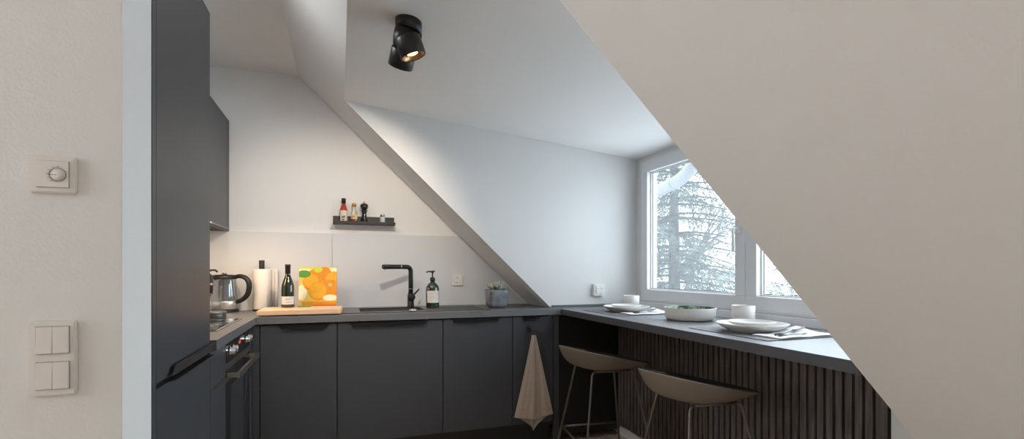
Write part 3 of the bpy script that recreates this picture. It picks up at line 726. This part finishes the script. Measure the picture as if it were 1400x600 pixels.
for ringn, (n, tilt, L_, w_, z) in enumerate(((9, 22, .070, .014, .110), (8, 40, .064, .013, .113), (7, 58, .052, .011, .116), (5, 75, .036, .008, .118))):
    for i in range(n): leaf(b, 2 * pi * i / n + ringn * .37 + random.uniform(-.1, .1), R(tilt + random.uniform(-6, 6)), L_ * random.uniform(.9, 1.1), w_, z)
obj('leaves', b, mat('succulent_leaf', (.68, .72, .63), .55), t)
b = B(); prism(b, rrect(0, 0, .100, .100, .018), 'z', .098, .106); obj('soil', b, mat('soil', (.03, .022, .016), .9, bump=1, bscale=80), t)

# ------------------------------------------------------------------ towel and hook
XH, ZH, YD = 1.200, .765, YF + .014
t = thing('towel_hook', 'black and silver hook stuck on the narrow cabinet door', 'hook', (XH, YD, ZH))
b = B(); prism(b, rrect(-.014, .010, .030, .046, .006), 'y', -.008, 0); lathe(b, [(.010, .006), (.011, .02), (.008, .028), (0, .029)], 16, T(-.018, 0, .018) @ Rot(pi / 2, 'X')); obj('plate', b, BLACK, t)
b = B(); prism(b, rrect(.008, -.010, .024, .030, .003), 'y', -.034, -.030); lathe(b, [(.006, .008), (.006, .031)], 12, T(.0, 0, -.006) @ Rot(pi / 2, 'X')); tg = obj('clip', b, CHROME, t)
b = B(); tube(b, [(.008, -.0345, -.004), (.011, -.0345, -.008), (.008, -.0345, -.013)], .0015, 8); obj('emblem', b, GREYI, tg)
b = B()
NU, NV = 36, 60; H0, TOTAL = ZH - .022, .40
grid = []
for j in range(NV + 1):
    v = j / NV
    hw = .013 + (.137 - .013) * (v ** 1.05)
    row = []
    for i in range(NU + 1):
        u = i / NU * 2 - 1
        bot = .400 - .028 * abs(u) + .0 
        x = XH + .010 + hw * u + .008 * v * (1 - v)
        z = H0 - v * (.556 - .020 * abs(u) ** 1.5)
        rip = .007 * (1 - .35 * v) * math.cos(u * 4.2 + .8) + .003 * v * math.sin(u * 9 + 1.7) + .0012 * math.sin(u * 17 + v * 3)
        y = YD - .026 - rip * min(1, .35 + v) - .004 * v
        row.append(b.verts.new((x, y, z)))
    grid.append(row)
for j in range(NV):
    for i in range(NU): b.faces.new((grid[j][i], grid[j + 1][i], grid[j + 1][i + 1], grid[j][i + 1])).smooth = True
tw = thing('tea_towel', 'beige tea towel hanging from the hook on the narrow cabinet door', 'towel', (0, 0, 0))
o = obj('towel_front', b, TOWEL, tw); md = o.modifiers.new('thick', 'SOLIDIFY'); md.thickness = .004; md.offset = 0
b = B()  # hanging back corner, lighter
TW2 = mat('towel_back', (.52, .44, .385), .95, noise=.3, nscale=120, bump=.8, bscale=420)
for s in (-1, 1):
    g = []
    for j in range(13):
        v = j / 12; row = []
        for i in range(13):
            u = i / 12
            xo = .133 * (1 - v) ; xi = .002 + .001 * v
            x = XH + .010 + s * (xi + (xo - xi) * u) + .004 * (1 - v)
            z = H0 - .522 - .112 * v + .018 * u * v
            y = YD - .018 + .005 * math.sin(u * 6 + s)
            row.append(b.verts.new((x, y, z)))
        g.append(row)
    for j in range(12):
        for i in range(12): b.faces.new((g[j][i], g[j + 1][i], g[j + 1][i + 1], g[j][i + 1])).smooth = True
o = obj('towel_back', b, TW2, tw); md = o.modifiers.new('thick', 'SOLIDIFY'); md.thickness = .004; md.offset = 0
b = B()
for zoff in (-.500, -.510):
    tube(b, [(XH + .010 + .122 * u, YD - .026 - (.010 * .7 * math.cos(u * 5.2 + .8) + .006 * math.sin(u * 9 + 1.7)) - .0055, H0 + zoff + .018 * abs(u) ** 1.5) for u in [i / 20 * 2 - 1 for i in range(21)]], .0016, 6)
obj('hem', b, TOWEL, tw)

# ------------------------------------------------------------------ ceiling spotlight
def can(b, r, h, M, inner=True):
    lathe(b, [(0, 0), (r, 0), (r, -h), (r - .004, -h), (r - .005, -h + .012), (0, -h + .012)], 40, M)
SX, SY = .262, 2.02; SZ = dormz(SX)
sl = thing('ceiling_spotlight', 'black two-headed swivel spotlight on the dormer ceiling', 'spotlight', (SX, SY, SZ))
b = B(); t_ = bmesh.new()
r0 = .053; n = 48
top = [t_.verts.new((r0 * math.cos(2 * pi * i / n), r0 * math.sin(2 * pi * i / n), .012)) for i in range(n)]
bot = [t_.verts.new((r0 * math.cos(2 * pi * i / n), r0 * math.sin(2 * pi * i / n), -.046 - .25 * r0 * math.cos(2 * pi * i / n))) for i in range(n)]
for i in range(n): t_.faces.new((top[i], bot[i], bot[(i + 1) % n], top[(i + 1) % n])).smooth = True
t_.faces.new(top); t_.faces.new(bot[::-1]); merge(b, t_)
SPB = mat('spot_black', (.022, .021, .021), .34)
obj('ceiling_mount', b, SPB, sl)
b = B(); tube(b, [(-.004, .0, -.035), (-.012, .008, -.07), (-.016, .015, -.105)], [.050, .049, .045], 32); obj('swivel_joint', b, BLACK, sl)
LAMPG = bpy.data.materials.new('lamp_glow'); LAMPG.use_nodes = True
LAMPG.node_tree.nodes['Principled BSDF'].inputs['Base Color'].default_value = (.9, .7, .5, 1)
LAMPG.node_tree.nodes['Principled BSDF'].inputs['Emission Color'].default_value = (1, .72, .42, 1)
LAMPG.node_tree.nodes['Principled BSDF'].inputs['Emission Strength'].default_value = 1.2
COPPER = mat('reflector_copper', (.55, .30, .13), .3, metal=.9)
heads = [((-.003, -.012, -.085), (.36, .0, -1), 1), ((-.010, .075, -.092), (-.20, .74, -1), 2)]
for (c, d, k) in heads:
    d = Vector(d).normalized(); q = Vector((0, 0, -1)).rotation_difference(d).to_matrix().to_4x4(); Mx = T(*c) @ q
    b = B(); lathe(b, [(0, .012), (.050, .012), (.052, .008), (.052, -.062), (.049, -.064), (.046, -.062), (.046, -.050), (0, -.050)], 40, Mx); hd = obj('lamp_head', b, SPB, sl)
    b = B(); lathe(b, [(.0455, -.0615), (.030, -.051), (.030, -.0505), (.0455, -.0505)], 40, Mx, cap=False); obj('reflector', b, COPPER, hd)
    b = B(); lathe(b, [(.022, -.0503), (.022, -.0525), (0, -.0525)], 32, Mx); obj('lens', b, LAMPG, hd)
    p = Vector((SX, SY, SZ)) + Vector(c) + d * .075
    lamp('spot_bulb', 'SPOT', p, (5, 34)[k - 1], (1, .86, .70), p + (d if k == 1 else Vector((-.30, 1.5, -.95))), spot_size=R(84), spot_blend=.7, shadow_soft_size=.02)

# ------------------------------------------------------------------ bar stools
def make_stool(x, y, rz, label):
    t = thing('bar_stool', label, 'bar stool', (x, y, 0), rz, 'bar stools at the counter')
    h = .64; a, b_, A, B_ = .115, .120, .220, .244
    foot = .27
    def P(sx, sy, z):
        u = 1 - z / h; return Vector((sx * (a + (A - a) * u), sy * (b_ + (B_ - b_) * u), z))
    for sx in (-1, 1):
        for sy in (-1, 1):
            bb = B(); tp = P(sx, sy, h); r_ = .022
            q = P(sx, sy, h - r_)
            pts = [P(sx, sy, .004), P(sx, sy, .3), q] + [q.lerp(tp, .45) + Vector((-sx * .002, 0, 0)), tp + Vector((-sx * .006, 0, -.006)), tp + Vector((-sx * r_, 0, 0))]
            tube(bb, pts, .0062, 12); lg = obj('leg', bb, LEGM, t)
            bb = B(); lathe(bb, [(0, 0), (.009, 0), (.009, .010), (0, .012)], 14, T(*P(sx, sy, .0))); obj('foot_glide', bb, BLACK, lg)
    bb = B()
    for sy in (-1, 1): tube(bb, [(-a + .02, sy * b_, h), (a - .02, sy * b_, h)], .0062, 12)
    for sx in (-.7, .7): tube(bb, [(sx * a, -b_, h), (sx * a, b_, h)], .0055, 10)
    obj('seat_frame', bb, LEGM, t)
    bb = B()
    for (s1, s2) in (((-1, 1), (1, 1)), ((1, 1), (1, -1)), ((-1, -1), (-1, 1)), ((1, -1), (-1, -1))):
        tube(bb, [P(*s1, foot), P(*s2, foot)], .0058, 10)
    obj('footrest', bb, LEGM, t)
    # scoop shell
    bb = B(); NA, NR = 64, 16
    def rim(th):
        c, s = math.cos(th), math.sin(th)                 # th = pi is the back, 0 the front lip
        n_ = 2.7
        k = (abs(c / .240) ** n_ + abs(s / .200) ** n_) ** (-1 / n_)
        x_, y_ = k * c, k * s
        bk = (1 - x_ / .240) / 2                            # 1 at the back, 0 at front
        z_ = h + .012 + .110 * bk ** 1.0
        q = Matrix.Rotation(R(16), 3, 'Z') @ Vector((x_, y_, z_)); return q
    def pt(th, u):
        r_ = rim(th); z0 = h + .004
        w_ = u ** 0.52 if u > 0 else 0
        zz = z0 + (r_.z - z0) * (u ** 3.6)
        return Vector((r_.x * w_ + .012 * (1 - w_), r_.y * w_, zz))
    rows = [[bb.verts.new(pt(0, 0))]]
    for k in range(1, NR + 1):
        rows.append([bb.verts.new(pt(2 * pi * i / NA, k / NR)) for i in range(NA)])
    for i in range(NA): bb.faces.new((rows[0][0], rows[1][i], rows[1][(i + 1) % NA]))
    for k in range(1, NR):
        for i in range(NA): bb.faces.new((rows[k][i], rows[k + 1][i], rows[k + 1][(i + 1) % NA], rows[k][(i + 1) % NA]))
    for f in bb.faces: f.smooth = True
    o = obj('seat_shell', bb, SHELL, t); md = o.modifiers.new('thick', 'SOLIDIFY'); md.thickness = .009; md.offset = 1
    pb = B(); prow = [[pb.verts.new(pt(0, 0) + Vector((0, 0, .0102)))]]
    def pp_(th, u):
        q = pt(th, u * .985); return Vector((q.x * .985, q.y * .98, q.z + .0105 + .006 * (1 - u ** 4)))
    for k in range(1, NR + 1): prow.append([pb.verts.new(pp_(2 * pi * i / NA, k / NR)) for i in range(NA)])
    for i in range(NA): pb.faces.new((prow[0][0], prow[1][i], prow[1][(i + 1) % NA])).smooth = True
    for k in range(1, NR):
        for i in range(NA): pb.faces.new((prow[k][i], prow[k + 1][i], prow[k + 1][(i + 1) % NA], prow[k][(i + 1) % NA])).smooth = True
    obj('seat_pad', pb, mat('pad_black', (.014, .014, .016), .75), t)
    bv = o.modifiers.new('round', 'BEVEL'); bv.width = .003; bv.segments = 2; bv.limit_method = 'ANGLE'; bv.angle_limit = R(50)
    return t
st = make_stool(1.359, 2.385, -.10, 'dark scoop-seat bar stool on wire legs, farther left one before the black panel')
dup(st, (1.41, 1.697, 0), -.09, 'dark scoop-seat bar stool on wire legs, nearer one before the slatted panel')

# ------------------------------------------------------------------ tableware
ZT = CT + .0004
def setting(px, py, which):
    far = which == 'far'
    w1 = 'farther' if far else 'nearer'
    w2 = 'farther place setting by the dormer side wall' if far else 'nearer place setting at the window'
    m = B(); prism(m, rrect(0, 0, .33, .44, .004), 'z', 0, .0025)
    return w1, w2, m
def plate(name, label, x, y, z, R_, hgt, foot):
    t = thing(name, label, 'plate', (x, y, z), 0, 'plates on the bar counter')
    b = B(); lathe(b, [(0, .003), (foot - .006, .003), (foot - .004, 0), (foot, 0), (foot + .003, .004), (R_ * .86, hgt * .5), (R_ * .98, hgt * .88), (R_, hgt), (R_ - .003, hgt + .001), (R_ * .93, hgt * .80), (R_ * .80, hgt * .45), (foot, .0085), (0, .0075)], 64, cap=False)
    obj('plate_body', b, CERAMIC, t); return t
for far, px, py in ((True, 1.700, 2.700), (False, 1.667, 1.664)):
    w = 'farther' if far else 'nearer'
    b = B(); prism(b, rrect(1.655, py - .03, .33, .44, .004), 'z', ZT, ZT + .0025)
    tag(obj('placemat', b, SLATE), 'dark grey placemat under the %s plates on the bar counter' % w, 'placemat', 'placemats on the bar counter')
    z = ZT + .0028
    plate('dinner_plate', 'large off-white dinner plate, lower one of the %s stack' % w, px, py, z, .143, .034, .085)
    plate('side_plate', 'small off-white side plate on top of the %s dinner plate' % w, px, py + .004, z + .0200, .096, .021, .060)
    mx_, my_ = (1.895, 2.945) if far else (1.879, 1.93)
    t = thing('cup', 'white handleless cup behind the %s plates at the window' % w, 'cup', (mx_, my_, ZT), 0, 'cups on the bar counter')
    b = B(); lathe(b, [(0, 0), (.044, 0), (.050, .004), (.0525, .012), (.0535, .088), (.0520, .0885), (.0505, .086), (.0495, .012), (.044, .006), (0, .005)], 48, cap=False); obj('cup_body', b, CERAMIC, t)
    # napkin: folded cloth with a raised fold
    nx, ny = px, py
    b = B(); NX, NY = 26, 12
    c00, c10, c01, c11 = Vector((nx - .125, ny - .125)), Vector((nx - .105, ny - .245)), Vector((nx + .155, ny - .075)), Vector((nx + .235, ny - .235))
    g = []
    for j in range(NY + 1):
        row = []
        for i in range(NX + 1):
            u, v = i / NX, j / NY
            p = c00.lerp(c01, u).lerp(c10.lerp(c11, u), v)
            z_ = .0035 + .0012 * math.sin(u * 14 + v * 5)
            z_ += .028 * max(0, 1 - abs(u - .78) * 5) * max(0, 1 - abs(v - .25) * 2.2)
            row.append(b.verts.new((p.x, p.y, z + z_)))
        g.append(row)
    for j in range(NY):
        for i in range(NX): b.faces.new((g[j][i], g[j][i + 1], g[j + 1][i + 1], g[j + 1][i])).smooth = True
    # lower fold
    nk = thing('napkin', 'white folded napkin beside the %s plates with fork on it' % w, 'napkin', (0, 0, 0), 0, 'napkins on the bar counter')
    o = obj('top_fold', b, LINEN, nk); md = o.modifiers.new('t', 'SOLIDIFY'); md.thickness = .0016; md.offset = -1
    b = B(); prism(b, [tuple(c10 + Vector((.003, .004))), tuple(c11 + Vector((-.02, .003))), tuple(c01 + Vector((-.01, -.01))), tuple(c00 + Vector((.004, 0)))], 'z', z + .0001, z + .0012); obj('under_fold', b, LINEN, nk)
    # fork and knife
    CUT = mat('cutlery_grey', (.14, .135, .13), .35, metal=.8)
    fx, fy = nx + .040, ny - .155
    t = thing('fork', 'dark metal fork lying on the %s napkin' % w, 'fork', (fx, fy, z + .0085), R(14), 'forks on the bar counter')
    b = B(); tube(b, [(-.11, 0, .0), (-.04, 0, .002), (.02, 0, .010)], [.004, .003, .0022], 8); obj('fork_handle', b, CUT, t)
    b = B(); prism(b, [(.02, -.003), (.035, -.011), (.055, -.012), (.055, .012), (.035, .011), (.02, .003)], 'z', .011, .013)
    for k in range(4): box(b, .0545, .095, -.012 + k * .0067, -.0085 + k * .0067, .0112, .0128)
    for v in b.verts: v.co.z += (v.co.x - .02) * .08
    obj('tines', b, CUT, t)
    t = thing('knife', 'slim dark metal knife lying on the front of the %s napkin' % w, 'knife', (fx - .02, fy - .035, z + .0075), R(8), 'knives on the bar counter')
    b = B(); tube(b, [(-.09, 0, 0), (-.01, 0, .0)], [.0042, .0038], 8); obj('knife_handle', b, CUT, t)
    b = B(); prism(b, [(-.01, -.003), (.075, -.006), (.09, .002), (-.01, .004)], 'z', -.0005, .0008); obj('blade', b, CUT, t)

# bowl
import mathutils
def speckle():
    m = bpy.data.materials.new('green_speckle'); m.use_nodes = True; nt = m.node_tree; b = nt.nodes['Principled BSDF']
    tc = nt.nodes.new('ShaderNodeTexCoord'); n = nt.nodes.new('ShaderNodeTexNoise'); n.inputs['Scale'].default_value = 22; n.inputs['Detail'].default_value = 6
    cr = nt.nodes.new('ShaderNodeValToRGB'); e = cr.color_ramp.elements
    e[0].position = .40; e[0].color = (.02, .06, .04, 1); e[1].position = .56; e[1].color = (.36, .50, .37, 1)
    nt.links.new(tc.outputs['Object'], n.inputs[0]); nt.links.new(n.outputs[0], cr.inputs[0]); nt.links.new(cr.outputs[0], b.inputs['Base Color'])
    b.inputs['Roughness'].default_value = .2
    return m
t = thing('serving_bowl', 'wide straight-sided off-white bowl with speckled green inside on the bar counter', 'bowl', (1.742, 2.155, ZT))
b = B(); lathe(b, [(0, .0), (.095, 0), (.112, .003), (.122, .012), (.1265, .03), (.131, .064), (.1305, .066), (.1275, .066)], 64, cap=False); obj('outer_wall', b, CERAMIC, t)
b = B(); lathe(b, [(.1275, .066), (.1262, .062), (.121, .022), (.112, .012), (0, .010)], 64, cap=False); obj('glazed_inside', b, speckle(), t)

# ------------------------------------------------------------------ outside
PIPE = mat('zinc_pipe', (.13, .14, .15), .4, metal=.3)
t = thing('downpipe', 'grey zinc rain downpipe bending across the top of the window', 'downpipe', (0, 0, 0))
def cr_(pts, k=6):
    sm = []
    for i in range(len(pts) - 1):
        p0, p1, p2, p3 = [Vector(pts[max(0, min(len(pts) - 1, i + q))]) for q in (-1, 0, 1, 2)]
        for j in range(k):
            u = j / k; sm.append(.5 * (2 * p1 + (p2 - p0) * u + (2 * p0 - 5 * p1 + 4 * p2 - p3) * u * u + (3 * p1 - p0 - 3 * p2 + p3) * u ** 3))
    return sm + [Vector(pts[-1])]
pp = cr_([(2.62, 4.12, 1.0), (2.62, 4.12, 1.45), (2.62, 4.10, 1.66), (2.62, 3.98, 1.78), (2.62, 3.705, 1.845), (2.62, 3.53, 1.872), (2.62, 3.37, 1.90), (2.62, 3.24, 1.96), (2.62, 3.16, 2.06), (2.62, 3.12, 2.20), (2.62, 3.10, 2.6)])
b = B(); tube(b, pp, .052, 24); obj('pipe', b, PIPE, t)
b = B(); q = pp[33]; d = (pp[34] - pp[32]).normalized(); lathe(b, [(.0525, -.02), (.056, -.018), (.056, .0), (.054, .002), (.056, .004), (.056, .018), (.0525, .02)], 32, T(*q) @ Vector((0, 0, 1)).rotation_difference(d).to_matrix().to_4x4(), cap=False); obj('pipe_joint', b, PIPE, t)

b = B(); tube(b, [(2.30, 3.11, 2.42), (2.60, 3.11, 2.42)], .008, 8); lathe(b, [(.054, -.015), (.057, -.015), (.057, .015), (.054, .015)], 28, T(2.62, 3.11, 2.42), cap=False); obj('wall_bracket', b, PIPE, t)

NEED = mat('spruce_needles', (.075, .10, .092), .7, noise=.5, nscale=3)
NEED2 = mat('spruce_needle_tips', (.17, .23, .20), .7, noise=.3, nscale=3)
BARK = mat('bark_grey', (.06, .057, .055), .9, bump=1, bscale=20)
def spruce(x, y, zbase, ztop, rad, label, seed, zlo, zhi, step=.36, grp='trees outside the window'):
    rnd = random.Random(seed)
    t = thing('spruce_tree', label, 'tree', (x, y, zbase), 0, grp)
    H = ztop - zbase
    b = B(); tube(b, [(0, 0, 0), (.03, 0, H * .5), (0, 0, H)], [.26, .16, .02], 12); obj('trunk', b, BARK, t)
    b = B(); tw = B()
    verts_n, faces_n, mi_n = [], [], []
    def tri(p, q, r_, mi):
        k = len(verts_n); verts_n.extend((p, q, r_)); faces_n.append((k, k + 1, k + 2)); mi_n.append(mi)
    z = zlo
    while z < zhi:
        nb = rnd.randint(7, 9); a0 = rnd.random() * 6.28
        for k in range(nb):
            az = a0 + 6.283 * k / nb + rnd.uniform(-.25, .25)
            Lb = rad * min(1, max(.08, (ztop - z) / (ztop - zlo))) ** .8 * rnd.uniform(.75, 1.12)
            d = Vector((math.cos(az), math.sin(az), 0)); s = Vector((-d.y, d.x, 0))
            zz = z - zbase + rnd.uniform(-.12, .12)
            def bp(u): return d * Lb * u + Vector((0, 0, zz + Lb * (.12 * u - .42 * u * u + .16 * u ** 3))) + s * .08 * math.sin(u * 5 + k)
            pts = [bp(i / 6) for i in range(7)]
            tube(b, pts, [.028 * (1 - i / 7) + .004 for i in range(7)], 5)
            nt_ = int(Lb * 26)
            for i in range(nt_):
                u = .12 + .88 * i / nt_
                c = bp(u)
                for sgn in (-1, 1):
                    L1 = (.24 + .36 * math.sin(pi * min(1, u * .9 + .08))) * rnd.uniform(.6, 1.2)
                    dd = (s * sgn * rnd.uniform(.35, .9) + d * rnd.uniform(.1, .6) + Vector((0, 0, -rnd.uniform(.5, 1.6)))).normalized()
                    mi = 1 if rnd.random() < .22 else 0
                    m_ = 9
                    for q in range(m_):
                        p = c + dd * L1 * (q / m_) + Vector((0, 0, -.10 * (q / m_) ** 2))
                        nd = (dd * .8 + Vector((rnd.uniform(-1, 1), rnd.uniform(-1, 1), rnd.uniform(-1.1, .3))) * .9).normalized()
                        w_ = nd.orthogonal().normalized() * .017
                        Ln = rnd.uniform(.05, .10)
                        tri(p - w_, p + w_, p + nd * Ln, mi)
        z += step * rnd.uniform(.85, 1.15)
    obj('branches', b, BARK, t)
    me = bpy.data.meshes.new('needles'); me.from_pydata([tuple(v) for v in verts_n], [], faces_n)
    me.materials.append(NEED); me.materials.append(NEED2); me.polygons.foreach_set('material_index', mi_n)
    o = bpy.data.objects.new('needles', me); COL.objects.link(o); o.parent = t
spruce(7.3, 9.6, -8, 7.0, 3.3, 'large drooping grey-green spruce filling the left window pane', 3, -2.2, 6.2)

TWIG = mat('pale_twig', (.40, .40, .385), .85)
TWIGD = mat('dark_twig', (.07, .068, .065), .85)
def bare_tree(x, y, zbase, H, label, seed, m=TWIG, spread=.5, depth=6, r0=.14):
    rnd = random.Random(seed)
    t = thing('bare_tree', label, 'tree', (x, y, zbase), 0, 'trees outside the window')
    b = B()
    def grow(p, d, L_, r_, k):
        n = 4; pts = [p]; dd = d.copy()
        for i in range(n):
            dd = (dd + Vector((rnd.uniform(-1, 1), rnd.uniform(-1, 1), rnd.uniform(-.6, .8))) * .16).normalized()
            pts.append(pts[-1] + dd * L_ / n)
        tube(b, pts, [r_ * (1 - .35 * i / n) for i in range(n + 1)], 5 if k < 3 else 3)
        if k >= depth: return
        for c in range(3 if k < 4 else 2 + (rnd.random() < .5)):
            q = pts[rnd.randint(2, n)]
            nd = (dd + Vector((rnd.uniform(-1, 1), rnd.uniform(-1, 1), rnd.uniform(-.5, .9))) * spread * 1.6).normalized()
            grow(q, nd, L_ * rnd.uniform(.62, .85), r_ * .58, k + 1)
    grow(Vector((0, 0, 0)), Vector((0, 0, 1)), H * .33, r0, 0)
    obj('trunk_and_branches', b, m, t)
bare_tree(13.1, 18.5, -8, 17, 'dark leafless tree behind the top right of the spruce', 11, TWIGD, r0=.2)
bare_tree(12.8, 11.3, -8, 12, 'pale leafless tree seen through the right window pane', 5, TWIG, depth=6, r0=.2)
spruce(20, 16.3, -8, 8.0, 4.0, 'distant grey-green spruce behind the pale leafless tree in the right pane', 8, -3.0, 5.5, .4)
b = B(); box(b, 4, 60, -30, 50, -8.2, -8.0)
o = obj('ground', b, mat('bounce_ground', (.82, .83, .83), .95, noise=.4, nscale=.5)); struct(o, 'pale ground far below the window', 'ground')  # unseen ground made near white to bounce daylight up to the dormer ceiling
